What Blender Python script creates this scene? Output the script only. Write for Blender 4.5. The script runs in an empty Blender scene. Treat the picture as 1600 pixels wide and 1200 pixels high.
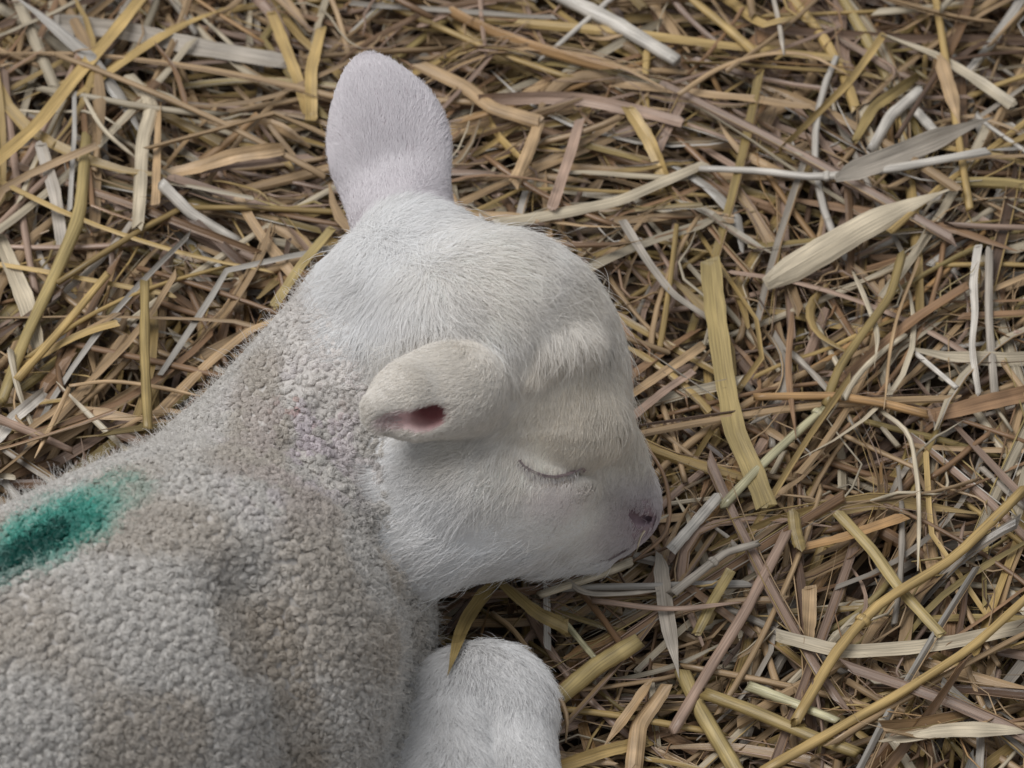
import bpy, math, random
import numpy as np
from mathutils import Vector

rng = np.random.default_rng(11)
random.seed(11)
scene = bpy.context.scene
COL = scene.collection

# ------------------------------------------------------------------ camera
S = 0.00025                 # metres per photograph pixel at the focus plane
D = 1.6                     # camera distance
PITCH = math.radians(48)    # camera looks down at this angle
Rv = np.array([1.0, 0.0, 0.0])
Uv = np.array([0.0, math.sin(PITCH), math.cos(PITCH)])
Fv = np.array([0.0, -math.cos(PITCH), math.sin(PITCH)])   # towards the camera
cam_d = bpy.data.cameras.new('camera')
cam = bpy.data.objects.new('camera', cam_d)
COL.objects.link(cam)
cam.location = Vector(Fv * D)
cam.rotation_euler = (math.pi / 2 - PITCH, 0, 0)
cam_d.sensor_width = 36
cam_d.lens = 36 * D / (1600 * S)
cam_d.clip_start = 0.05
cam_d.clip_end = 100
cam_d.dof.use_dof = True
cam_d.dof.focus_distance = D - 0.09
cam_d.dof.aperture_fstop = 16
scene.camera = cam

# ------------------------------------------------------------------ light: soft light of a barn opening
world = bpy.data.worlds.new('World')
scene.world = world
world.use_nodes = True
bg = world.node_tree.nodes['Background']
bg.inputs['Color'].default_value = (0.90, 0.94, 1.0, 1)
bg.inputs['Strength'].default_value = 0.54


def area(name, loc, target, size, energy, color):
    l = bpy.data.lights.new(name, 'AREA')
    l.shape = 'DISK'
    l.size = size
    l.energy = energy
    l.color = color
    o = bpy.data.objects.new(name, l)
    COL.objects.link(o)
    o.location = loc
    o.rotation_euler = (Vector(target) - Vector(loc)).to_track_quat('-Z', 'Y').to_euler()
    return o


area('barn_opening_light', (-1.25, 0.25, 2.6), (0, 0, 0), 2.2, 92, (1.0, 0.985, 0.975))
scene.view_settings.view_transform = 'Standard'
scene.view_settings.look = 'None'
scene.view_settings.exposure = -0.30
scene.view_settings.gamma = 1.0
scene.cycles.use_denoising = True
scene.cycles.max_bounces = 6
scene.cycles_curves.shape = 'RIBBONS'


# ------------------------------------------------------------------ helpers
def kf(w):
    return 1.0 - np.asarray(w) * S / D


def C(x, y, w):
    """photograph pixel + height towards camera (pixel units) -> view-aligned modelling units"""
    k = kf(w)
    return np.array([(x - 800) * k, (y - 600) * k, w], float)


def to_world(p):
    p = np.asarray(p, float)
    return (p[..., 0:1] * Rv - p[..., 1:2] * Uv + p[..., 2:3] * Fv) * S


def to_view(q):
    q = np.asarray(q, float) / S
    return np.stack([q @ Rv, -(q @ Uv), q @ Fv], -1)


def ray_at_height(px, py, z):
    """world point on the pixel's ray at world height z"""
    cpos = Fv * D
    tgt = ((px - 800) * Rv + (600 - py) * Uv) * S
    d = tgt - cpos
    t = (z - cpos[2]) / d[2]
    return cpos + d * t


def project(q):
    v = to_view(q)
    k = 1 - v[..., 2] * S / D
    return v[..., 0] / k + 800, v[..., 1] / k + 600


def srgb(r, g, b):
    c = np.array([r, g, b]) / 255.0
    return np.where(c <= 0.04045, c / 12.92, ((c + 0.055) / 1.055) ** 2.4)


def tag(o, label=None, cat=None, group=None, kind=None):
    if label: o['label'] = label
    if cat: o['category'] = cat
    if group: o['group'] = group
    if kind: o['kind'] = kind
    return o


def new_mesh(name, verts, faces, mat, parent=None, origin=None, smooth=True):
    me = bpy.data.meshes.new(name)
    verts = np.asarray(verts, np.float32)
    if origin is not None:
        verts = verts - np.asarray(origin, np.float32)
    faces = np.asarray(faces, np.int32)
    me.vertices.add(len(verts))
    me.vertices.foreach_set('co', verts.ravel())
    n = faces.shape[1]
    me.loops.add(faces.size)
    me.loops.foreach_set('vertex_index', faces.ravel())
    me.polygons.add(len(faces))
    me.polygons.foreach_set('loop_start', np.arange(0, faces.size, n, dtype=np.int32))
    me.polygons.foreach_set('loop_total', np.full(len(faces), n, np.int32))
    me.polygons.foreach_set('use_smooth', np.full(len(faces), smooth, bool))
    me.update(calc_edges=True)
    me.materials.append(mat)
    o = bpy.data.objects.new(name, me)
    COL.objects.link(o)
    if parent: o.parent = parent
    elif origin is not None: o.location = Vector(origin)
    return o


def point_color(me, name, rgb):
    a = me.attributes.new(name, 'FLOAT_COLOR', 'POINT')
    c = np.ones((len(rgb), 4), np.float32)
    c[:, :3] = rgb
    a.data.foreach_set('color', c.ravel())


# ------------------------------------------------------------------ materials
def nodes_of(mat):
    mat.use_nodes = True
    nt = mat.node_tree
    b = nt.nodes['Principled BSDF']
    return nt, b


def N(nt, kind, **kw):
    n = nt.nodes.new(kind)
    for k, v in kw.items():
        setattr(n, k, v)
    return n


def make_straw_mat():
    m = bpy.data.materials.new('straw')
    nt, b = nodes_of(m)
    L = nt.links.new
    col = N(nt, 'ShaderNodeAttribute', attribute_name='col')
    uv = N(nt, 'ShaderNodeAttribute', attribute_name='suv')
    mp = N(nt, 'ShaderNodeMapping')
    mp.inputs['Scale'].default_value = (5, 55, 1)
    L(uv.outputs['Vector'], mp.inputs['Vector'])
    no = N(nt, 'ShaderNodeTexNoise')
    no.inputs['Scale'].default_value = 1.0
    no.inputs['Detail'].default_value = 5
    L(mp.outputs[0], no.inputs['Vector'])
    mr = N(nt, 'ShaderNodeMapRange')
    mr.inputs['From Min'].default_value = 0.25
    mr.inputs['From Max'].default_value = 0.75
    mr.inputs['To Min'].default_value = 0.54
    mr.inputs['To Max'].default_value = 1.22
    L(no.outputs['Fac'], mr.inputs['Value'])
    mp2 = N(nt, 'ShaderNodeMapping')
    mp2.inputs['Scale'].default_value = (2.0, 160, 1)
    L(uv.outputs['Vector'], mp2.inputs['Vector'])
    no2 = N(nt, 'ShaderNodeTexNoise')
    no2.inputs['Scale'].default_value = 1.0
    no2.inputs['Detail'].default_value = 3
    L(mp2.outputs[0], no2.inputs['Vector'])
    mr2 = N(nt, 'ShaderNodeMapRange')
    mr2.inputs['From Min'].default_value = 0.60
    mr2.inputs['From Max'].default_value = 0.75
    mr2.inputs['To Min'].default_value = 0.0
    mr2.inputs['To Max'].default_value = 0.54
    L(no2.outputs['Fac'], mr2.inputs['Value'])
    mul = N(nt, 'ShaderNodeVectorMath', operation='SCALE')
    L(col.outputs['Color'], mul.inputs[0])
    L(mr.outputs[0], mul.inputs['Scale'])
    mx = N(nt, 'ShaderNodeMix', data_type='RGBA')
    mx.inputs['B'].default_value = (0.10, 0.062, 0.036, 1)
    L(mr2.outputs[0], mx.inputs['Factor'])
    L(mul.outputs[0], mx.inputs['A'])
    L(mx.outputs['Result'], b.inputs['Base Color'])
    gl = N(nt, 'ShaderNodeAttribute', attribute_name='gloss')
    mr3 = N(nt, 'ShaderNodeMapRange')
    mr3.inputs['To Min'].default_value = 0.58
    mr3.inputs['To Max'].default_value = 0.2
    L(gl.outputs['Fac'], mr3.inputs['Value'])
    L(mr3.outputs[0], b.inputs['Roughness'])
    b.inputs['Specular IOR Level'].default_value = 0.45
    bp = N(nt, 'ShaderNodeBump')
    bp.inputs['Strength'].default_value = 0.35
    bp.inputs['Distance'].default_value = 0.0006
    L(no.outputs['Fac'], bp.inputs['Height'])
    L(bp.outputs[0], b.inputs['Normal'])
    return m


def make_ground_mat():
    m = bpy.data.materials.new('litter')
    nt, b = nodes_of(m)
    L = nt.links.new
    tc = N(nt, 'ShaderNodeTexCoord')
    mp = N(nt, 'ShaderNodeMapping')
    mp.inputs['Scale'].default_value = (60, 300, 60)
    L(tc.outputs['Object'], mp.inputs['Vector'])
    no = N(nt, 'ShaderNodeTexNoise')
    no.inputs['Scale'].default_value = 1.5
    no.inputs['Detail'].default_value = 6
    L(mp.outputs[0], no.inputs['Vector'])
    cr = N(nt, 'ShaderNodeValToRGB')
    cr.color_ramp.elements[0].color = (0.02, 0.014, 0.010, 1)
    cr.color_ramp.elements[1].color = (0.16, 0.11, 0.065, 1)
    L(no.outputs['Fac'], cr.inputs['Fac'])
    L(cr.outputs[0], b.inputs['Base Color'])
    b.inputs['Roughness'].default_value = 0.9
    return m


def make_hair_mat(name, gloss=0.12, trans=0.25):
    m = bpy.data.materials.new(name)
    m.use_nodes = True
    nt = m.node_tree
    nt.nodes.clear()
    L = nt.links.new
    out = N(nt, 'ShaderNodeOutputMaterial')
    col = N(nt, 'ShaderNodeAttribute', attribute_name='col')
    di = N(nt, 'ShaderNodeBsdfDiffuse')
    tr = N(nt, 'ShaderNodeBsdfTranslucent')
    gl = N(nt, 'ShaderNodeBsdfAnisotropic')
    gl.inputs['Roughness'].default_value = 0.45
    gl.inputs['Color'].default_value = (1, 1, 1, 1)
    m1 = N(nt, 'ShaderNodeMixShader')
    m1.inputs[0].default_value = trans
    m2 = N(nt, 'ShaderNodeMixShader')
    m2.inputs[0].default_value = gloss
    L(col.outputs['Color'], di.inputs['Color'])
    L(col.outputs['Color'], tr.inputs['Color'])
    L(di.outputs[0], m1.inputs[1])
    L(tr.outputs[0], m1.inputs[2])
    L(m1.outputs[0], m2.inputs[1])
    L(gl.outputs[0], m2.inputs[2])
    L(m2.outputs[0], out.inputs['Surface'])
    return m


def make_skin_mat():
    m = bpy.data.materials.new('lamb_skin')
    nt, b = nodes_of(m)
    L = nt.links.new
    col = N(nt, 'ShaderNodeAttribute', attribute_name='col')
    tc = N(nt, 'ShaderNodeTexCoord')
    no = N(nt, 'ShaderNodeTexNoise')
    no.inputs['Scale'].default_value = 500
    no.inputs['Detail'].default_value = 4
    L(tc.outputs['Object'], no.inputs['Vector'])
    mr = N(nt, 'ShaderNodeMapRange')
    mr.inputs['To Min'].default_value = 0.8
    mr.inputs['To Max'].default_value = 1.15
    L(no.outputs['Fac'], mr.inputs['Value'])
    mul = N(nt, 'ShaderNodeVectorMath', operation='SCALE')
    L(col.outputs['Color'], mul.inputs[0])
    L(mr.outputs[0], mul.inputs['Scale'])
    L(mul.outputs[0], b.inputs['Base Color'])
    b.inputs['Roughness'].default_value = 0.6
    b.inputs['Specular IOR Level'].default_value = 0.3
    bp = N(nt, 'ShaderNodeBump')
    bp.inputs['Strength'].default_value = 0.4
    bp.inputs['Distance'].default_value = 0.0005
    L(no.outputs['Fac'], bp.inputs['Height'])
    L(bp.outputs[0], b.inputs['Normal'])
    return m


M_STRAW = make_straw_mat()
M_GROUND = make_ground_mat()
M_SKIN = make_skin_mat()
M_FUR = make_hair_mat('lamb_hair', 0.10, 0.42)
M_WOOL = make_hair_mat('lamb_wool', 0.03, 0.3)


# ------------------------------------------------------------------ lamb: distance field in view-aligned units
def ell(p, c, r, axes=None):
    q = p - c
    if axes is not None:
        q = q @ np.asarray(axes).T
    r = np.asarray(r, float)
    k0 = np.sqrt(((q / r) ** 2).sum(-1)) + 1e-9
    k1 = np.sqrt(((q / (r * r)) ** 2).sum(-1)) + 1e-9
    return k0 * (k0 - 1.0) / k1


def cap(p, a, b, ra, rb):
    ab = b - a
    t = np.clip(((p - a) @ ab) / (ab @ ab), 0, 1)
    return np.sqrt(((p - a - t[:, None] * ab) ** 2).sum(-1)) - (ra + (rb - ra) * t)


def smin(a, b, k):
    h = np.clip(0.5 + 0.5 * (b - a) / k, 0, 1)
    return b + (a - b) * h - k * h * (1 - h)


def smax(a, b, k):
    return -smin(-a, -b, k)


def unit(v):
    v = np.asarray(v, float)
    return v / np.linalg.norm(v)


HF = unit((.55, .66, -.51))
HL = unit((.233, .466, .854))
HD = unit(np.cross(HF, HL))
HAX = np.array([HF, HL, HD])


def rot2(deg):
    a = math.radians(deg)
    return np.array([[math.cos(a), math.sin(a), 0], [-math.sin(a), math.cos(a), 0], [0, 0, 1.0]])


def R_(r, w):
    return r * float(kf(w))


def sdf_body(p):
    """trunk, neck, chest and shoulder: the woolly part"""
    d = cap(p, C(-420, 1315, 890), C(285, 1042, 670), R_(360, 890), R_(318, 670))
    d = smin(d, cap(p, C(300, 1015, 645), C(405, 890, 455), R_(298, 645), R_(236, 455)), 90)
    d = smin(d, cap(p, C(415, 848, 430), C(592, 572, 325), R_(220, 430), R_(168, 325)), 70)
    d = smin(d, ell(p, C(488, 988, 425), [R_(190, 425)] * 3), 50)
    # upper arm, set off from the trunk by a fold
    d = smin(d, cap(p, C(560, 1085, 470), C(545, 1300, 620), R_(112, 470), R_(140, 620)), 24)
    return d


def sdf_leg(p):
    d = cap(p, C(706, 1105, 530), C(690, 1235, 620), R_(66, 530), R_(86, 620))
    d = smin(d, cap(p, C(690, 1235, 620), C(672, 1440, 690), R_(86, 620), R_(40, 690)), 20)
    d = smin(d, smin(cap(p, C(790, 1125, 515), C(788, 1235, 570), R_(74, 515), R_(82, 570)),
                     cap(p, C(788, 1235, 570), C(792, 1450, 640), R_(82, 570), R_(40, 640)), 20), 14)
    d = smin(d, ell(p, C(752, 1092, 505), [R_(98, 505), R_(88, 505), R_(76, 505)]), 34)
    return smin(d, sdf_hoof(p), 6)


def sdf_hoof(p):
    return np.minimum(cap(p, C(669, 1462, 696), C(664, 1505, 706), R_(40, 690), R_(30, 706)),
                      cap(p, C(792, 1472, 646), C(794, 1515, 656), R_(40, 640), R_(30, 656)))


def sdf_head(p):
    d = ell(p, C(782, 556, 455), [R_(213, 455), R_(165, 455), R_(180, 455)], HAX)
    # poll and base of the far ear
    d = smin(d, ell(p, C(655, 445, 395), [R_(120, 395)] * 3), 60)
    # cheek and jaw
    d = smin(d, ell(p, C(716, 756, 475), [R_(142, 475), R_(140, 475), R_(146, 475)], HAX), 60)
    d = smin(d, ell(p, C(668, 836, 498), [R_(82, 498)] * 3), 40)
    # muzzle
    d = smin(d, cap(p, C(800, 765, 455), C(952, 803, 315), R_(122, 455), R_(64, 315)), 40)
    d = smin(d, cap(p, C(872, 600, 430), C(962, 756, 315), R_(84, 430), R_(58, 315)), 40)
    d = smin(d, ell(p, C(985, 795, 300), [R_(42, 300), R_(46, 300), R_(50, 300)]), 25)
    # upper lip and chin
    d = smin(d, ell(p, C(930, 838, 335), [R_(56, 330), R_(30, 330), R_(40, 330)]), 22)
    d = smin(d, cap(p, C(850, 846, 400), C(938, 866, 330), R_(46, 400), R_(19, 330)), 22)
    # eyeball under the lid, brow, cheek bone
    ky = np.clip((p[:, 1] - 70) / 45, 0, 1)
    d = smin(d, ell(p, C(866, 668, 492), [R_(112, 500), R_(80, 500), R_(76, 500)], rot2(-5)), 48 - 44 * ky)
    d = smin(d, ell(p, C(856, 770, 485), [R_(76, 480), R_(28, 480), R_(50, 480)], rot2(-10)), 26)
    kb = np.clip((p[:, 1] + 60) / 30, 0, 1)
    d = smin(d, ell(p, C(868, 540, 553), [R_(54, 550), R_(24, 550), R_(40, 550)], rot2(-18)), 34 - 24 * kb)
    d = smin(d, ell(p, C(818, 586, 572), [R_(40, 560), R_(15, 560), R_(30, 560)], rot2(-28)), 14)
    return d


def sdf_ears(p):
    # far ear: a leaf standing up, hollow on its far side
    c = C(608, 234, 290)
    ax = np.array([unit((-.17, -.98, -.12)), unit((.98, -.17, .1)), unit(np.cross((-.17, -.98, -.12), (.98, -.17, .1)))])
    d = ell(p, c, [R_(130, 290), R_(95, 290), R_(26, 290)], ax)
    d = smin(d, ell(p, C(584, 163, 284), [R_(76, 284), R_(50, 284), R_(20, 284)], ax), 30)
    d = smin(d, cap(p, C(630, 345, 310), C(650, 410, 365), R_(72, 310), R_(92, 365)), 44)
    # near ear: a cupped flap pointing back, its mouth open below the rolled rim
    e = ell(p, C(676, 614, 635), [R_(104, 640), R_(68, 640), R_(50, 640)], rot2(-16))
    e = smin(e, cap(p, C(640, 632, 652), C(597, 646, 655), R_(48, 655), R_(27, 655)), 22)
    e = smin(e, cap(p, C(650, 600, 660), C(590, 632, 668), R_(32, 655), R_(18, 655)), 16)
    e = smin(e, cap(p, C(722, 606, 600), C(752, 600, 540), R_(74, 600), R_(86, 540)), 30)
    return d, e


EAR_A = unit((.97, -.22, 0))
EAR_B = unit(np.cross(EAR_A, unit((.05, .80, -.60))))
EAR_AX = np.array([EAR_A, EAR_B if EAR_B[2] > 0 else -EAR_B, np.cross(EAR_A, EAR_B)])


def sdf_ear_hollow(p):
    # runs in and up under the rolled rim
    h = ell(p, C(648, 674, 705), [R_(76, 640), R_(62, 640), R_(21, 640)], EAR_AX)
    h = smin(h, ell(p, C(672, 656, 672), [R_(30, 640), R_(66, 640), R_(17, 640)], EAR_AX), 10)
    return h


CREASES = []     # (polyline Nx3, radius, depth) filled below


def crease_term(p, d):
    for pl, rad, k in CREASES:
        lo, hi = pl.min(0) - rad * 4, pl.max(0) + rad * 4
        m = ((p > lo) & (p < hi)).all(1)
        if not m.any(): continue
        q = p[m]
        e = np.full(len(q), 1e9)
        for a, b in zip(pl[:-1], pl[1:]):
            e = np.minimum(e, cap(q, a, b, rad, rad))
        dd = d[m]
        d[m] = smax(dd, -e, k)
    return d


def sdf_all(p, creases=True):
    b = sdf_body(p)
    h = sdf_head(p)
    f, e = sdf_ears(p)
    d = smin(b, h, 34 + 50 * np.clip((40 - p[:, 1]) / 120, 0, 1))
    d = smin(d, f, 22)
    d = smin(d, e, 20)
    d = smax(d, -sdf_ear_hollow(p), 10)
    d = smin(d, sdf_leg(p), 24)
    if creases: d = crease_term(p, d)
    return d


def surface_w(x, y, w0=900, w1=100):
    """first surface point met by the ray of pixel (x, y)"""
    ws = np.linspace(w0, w1, 321)
    pts = np.stack([C(x, y, w) for w in ws])
    v = sdf_all(pts, False)
    i = np.argmax(v < 0)
    return ws[i] if v[i] < 0 else None


def crease(pts, rad, k, sink=0.0):
    pl = []
    for x, y in pts:
        w = surface_w(x, y)
        if w is None: continue
        pl.append(C(x, y, w - sink))
    CREASES.append((np.array(pl), rad, k))


crease([(812, 720), (828, 734), (848, 743), (868, 745), (888, 741), (906, 733)], 3.0, 6)      # closed eyelid
crease([(900, 737), (909, 734), (912, 740)], 3.0, 8)                                         # corner of the eye
crease([(822, 612), (842, 597), (858, 580), (878, 571), (898, 566)], 9, 14)                  # fold above the brow
crease([(800, 610), (818, 600), (838, 592)], 7, 12)
crease([(812, 520), (806, 545), (808, 570)], 5, 24)
crease([(988, 803), (997, 810), (1008, 811), (1016, 803)], 6, 5)                                          # nostril
NOSE_W = surface_w(1008, 812)
CREASES[-1] = (np.array([C(984, 800, NOSE_W + 24), C(993, 808, NOSE_W + 14), C(1003, 812, NOSE_W + 2), C(1014, 809, NOSE_W - 22)]), 6.5, 4)
crease([(896, 870), (908, 873), (925, 874), (942, 873), (958, 869), (982, 854)], 5, 6)                 # mouth
crease([(770, 815), (830, 800), (880, 795), (915, 770)], 10, 45)                             # hollow under the eye
crease([(850, 835), (900, 820), (940, 800)], 8, 40)
CREASES[-1] = (CREASES[-1][0], 5, 40)

crease([(388, 930), (422, 1000), (455, 1080), (478, 1200)], 34, 90)                          # fold between flank and shoulder
crease([(460, 700), (520, 775), (575, 830), (612, 860)], 9, 50)                              # neck folds
crease([(500, 640), (540, 720), (575, 770)], 6, 40)

# ---- sparse evaluation and naive surface nets
VX = 5.0
lo = np.array([-1230.0, -520.0, 60.0])
hi = np.array([330.0, 900.0, 1330.0])
CB = 4
nc = np.ceil((hi - lo) / (VX * CB)).astype(int)
n = nc * CB
gc = np.stack(np.meshgrid(*[lo[i] + (np.arange(nc[i]) + 0.5) * VX * CB - VX / 2 for i in range(3)], indexing='ij'), -1).reshape(-1, 3)
dc = sdf_all(gc)
act = (np.abs(dc) < VX * CB * 1.6).reshape(nc)
vol = np.repeat(np.repeat(np.repeat(dc.reshape(nc).astype(np.float32), CB, 0), CB, 1), CB, 2)
actf = np.repeat(np.repeat(np.repeat(act, CB, 0), CB, 1), CB, 2)
idx = np.argwhere(actf)
vals = np.empty(len(idx), np.float32)
for s in range(0, len(idx), 400000):
    vals[s:s + 400000] = sdf_all(lo + idx[s:s + 400000] * VX)
vol[actf] = vals
inside = vol < 0
cnt = np.zeros(n - 1, np.int8)
for dx in (0, 1):
    for dy in (0, 1):
        for dz in (0, 1):
            cnt += inside[dx:n[0] - 1 + dx, dy:n[1] - 1 + dy, dz:n[2] - 1 + dz]
cells = np.argwhere((cnt > 0) & (cnt < 8))
cid = np.full(n - 1, -1, np.int32)
cid[tuple(cells.T)] = np.arange(len(cells))
acc = np.zeros((len(cells), 3))
num = np.zeros(len(cells))
corners = [(a, b, c) for a in (0, 1) for b in (0, 1) for c in (0, 1)]
for a in corners:
    for ax in range(3):
        if a[ax]: continue
        b = list(a); b[ax] = 1
        va = vol[tuple((cells + a).T)]
        vb = vol[tuple((cells + b).T)]
        m = (va < 0) != (vb < 0)
        t = np.where(m, va / np.where(m, va - vb, 1), 0)
        pt = cells + np.array(a, float)
        pt = pt.astype(float)
        pt[:, ax] += t
        acc += pt * m[:, None]
        num += m
V = lo + acc / num[:, None] * VX
quads = []
for ax in range(3):
    sl0 = [slice(None)] * 3
    sl1 = [slice(None)] * 3
    sl0[ax] = slice(0, n[ax] - 1)
    sl1[ax] = slice(1, n[ax])
    ia = inside[tuple(sl0)]
    ib = inside[tuple(sl1)]
    e = np.argwhere(ia != ib)
    sgn = ia[tuple(e.T)]
    o1, o2 = (ax + 1) % 3, (ax + 2) % 3
    ok = (e[:, o1] > 0) & (e[:, o2] > 0) & (e[:, o1] < n[o1] - 1) & (e[:, o2] < n[o2] - 1)
    e = e[ok]; sgn = sgn[ok]
    q = []
    for u, v in ((0, 0), (-1, 0), (-1, -1), (0, -1)):
        c = e.copy()
        c[:, o1] += u
        c[:, o2] += v
        q.append(cid[tuple(c.T)])
    q = np.stack(q, 1)
    q[~sgn] = q[~sgn][:, ::-1]
    quads.append(q)
Q = np.concatenate(quads)
Q = Q[(Q >= 0).all(1)]
Q = Q[:, ::-1]     # y runs downwards in the modelling frame, so the winding is mirrored
# light smoothing
nb = np.concatenate([Q[:, [i, (i + 1) % 4]] for i in range(4)])
for it in range(2):
    sm = np.zeros_like(V)
    cn = np.zeros(len(V))
    for k in range(3):
        sm[:, k] = np.bincount(nb[:, 0], V[nb[:, 1], k], len(V)) + np.bincount(nb[:, 1], V[nb[:, 0], k], len(V))
    cn = np.bincount(nb[:, 0], minlength=len(V)) + np.bincount(nb[:, 1], minlength=len(V))
    V = V * 0.5 + 0.5 * sm / np.maximum(cn, 1)[:, None]


def grad(p, fn, e=3.0):
    g = np.zeros_like(p)
    for k in range(3):
        q = p.copy(); q[:, k] += e
        r = p.copy(); r[:, k] -= e
        g[:, k] = fn(q) - fn(r)
    return g / (np.linalg.norm(g, axis=1, keepdims=True) + 1e-9)


# ---- zones of the skin
def vnoise(p, scale, seed=0):
    """cheap smooth value noise in 3-D"""
    q = p / scale
    i = np.floor(q).astype(np.int64)
    f = q - i
    f = f * f * (3 - 2 * f)
    out = np.zeros(len(p))
    for a in corners:
        h = (i[:, 0] + a[0]) * 374761393 + (i[:, 1] + a[1]) * 668265263 + (i[:, 2] + a[2]) * 2147483647 + seed * 97531
        h = (h ^ (h >> 13)) * 1274126177
        h = ((h ^ (h >> 16)) & 0xffff) / 65535.0
        w = np.ones(len(p))
        for k in range(3):
            w = w * (f[:, k] if a[k] else 1 - f[:, k])
        out += w * h
    return out


def near(p, x, y, w, r):
    """soft 3-D spot round a point given in photograph pixels"""
    return np.clip(1 - np.linalg.norm(p - C(x, y, w), axis=1) / r, 0, 1)


def zones(p):
    db, dh = sdf_body(p), sdf_head(p)
    f, e = sdf_ears(p)
    dl = sdf_leg(p)
    upper = np.clip((60 - p[:, 1]) / 120, 0, 1)
    head = (np.minimum(np.minimum(dh, f), e) < db - 4 + (vnoise(p, 30, 4) - .5) * 18 + upper * (14 + (vnoise(p, 5, 5) - .5) * 70))
    leg = (dl < db - 2) & ~head
    return dict(head=head, leg=leg, far=head & (f < dh - 3), near=head & (e < dh - 3) & (e < f), wool=~head & ~leg,
                hollow=sdf_ear_hollow(p))


Z = zones(V)
skin = np.empty((len(V), 3))
skin[:] = (0.52, 0.49, 0.46)
skin[Z['head']] = (0.80, 0.76, 0.72)
skin[Z['leg']] = (0.55, 0.53, 0.50)
skin[sdf_hoof(V) < 5] = (0.20, 0.17, 0.14)
skin[Z['far']] = (0.60, 0.52, 0.54)
hol = np.clip(1 - Z['hollow'] / 10, 0, 1) * Z['head']
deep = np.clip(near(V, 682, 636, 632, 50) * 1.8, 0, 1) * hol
skin = skin * (1 - hol[:, None]) + np.array([0.70, 0.47, 0.45]) * hol[:, None]
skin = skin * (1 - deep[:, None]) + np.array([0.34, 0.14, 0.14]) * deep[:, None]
noz = np.clip(near(V, 1024, 820, NOSE_W, 80) * 1.8, 0, 1)[:, None]
skin = skin * (1 - noz) + np.array([0.36, 0.28, 0.30]) * noz
for pl, rad, k in (CREASES[0], CREASES[5], CREASES[6]):
    e = np.full(len(V), 1e9)
    for a, b in zip(pl[:-1], pl[1:]):
        e = np.minimum(e, cap(V, a, b, 0, 0))
    t = np.clip(1.3 - e / (rad * 2.2), 0, 1)[:, None]
    skin = skin * (1 - t) + np.array([0.20, 0.14, 0.16]) * t

LAMB_O = to_world(C(500, 900, 270))
LAMB_O[2] = 0.0
lamb = bpy.data.objects.new('lamb', None)
lamb.empty_display_size = 0.1
COL.objects.link(lamb)
lamb.location = Vector(LAMB_O)
tag(lamb, 'sleeping white lamb with woolly body and green paint mark, curled on straw', 'lamb')
body = new_mesh('body', to_world(V), Q, M_SKIN, parent=lamb, origin=LAMB_O)
point_color(body.data, 'col', skin)


# ------------------------------------------------------------------ hair strands
def sample_surface(mask_fn, density):
    """points on the body surface, `density` per square modelling unit"""
    A, B, Cc, Dd = (V[Q[:, i]] for i in range(4))
    tri = np.concatenate([np.stack([A, B, Cc], 1), np.stack([A, Cc, Dd], 1)])
    cen = tri.mean(1)
    m = mask_fn(cen)
    tri = tri[m]
    ar = 0.5 * np.linalg.norm(np.cross(tri[:, 1] - tri[:, 0], tri[:, 2] - tri[:, 0]), axis=1)
    tot = ar.sum()
    nn = int(tot * density)
    pick = rng.choice(len(tri), nn, p=ar / tot)
    u, v = rng.random(nn), rng.random(nn)
    fl = u + v > 1
    u[fl], v[fl] = 1 - u[fl], 1 - v[fl]
    t = tri[pick]
    return t[:, 0] + u[:, None] * (t[:, 1] - t[:, 0]) + v[:, None] * (t[:, 2] - t[:, 0])


def add_strands(name, pts, rad, col, mat, parent, label=None):
    """pts (n, k, 3) modelling units, rad (n, k) modelling units, col (n, 3)"""
    nn, k = pts.shape[:2]
    cu = bpy.data.hair_curves.new(name)
    cu.add_curves([k] * nn)
    w = (to_world(pts.reshape(-1, 3)) - LAMB_O).astype(np.float32)
    cu.attributes['position'].data.foreach_set('vector', w.ravel())
    ra = cu.attributes.get('radius') or cu.attributes.new('radius', 'FLOAT', 'POINT')
    ra.data.foreach_set('value', (rad.reshape(-1) * S).astype(np.float32))
    ca = cu.attributes.new('col', 'FLOAT_COLOR', 'CURVE')
    c4 = np.ones((nn, 4), np.float32)
    c4[:, :3] = np.clip(col, 0, 0.95)
    ca.data.foreach_set('color', c4.ravel())
    cu.materials.append(mat)
    o = bpy.data.objects.new(name, cu)
    COL.objects.link(o)
    o.parent = parent
    if label: o['label'] = label
    return o


def in_view(p, mx=260):
    x, y = project(to_world(p))
    return (x > -mx) & (x < 1600 + mx) & (y > -mx) & (y < 1200 + mx)


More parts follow.
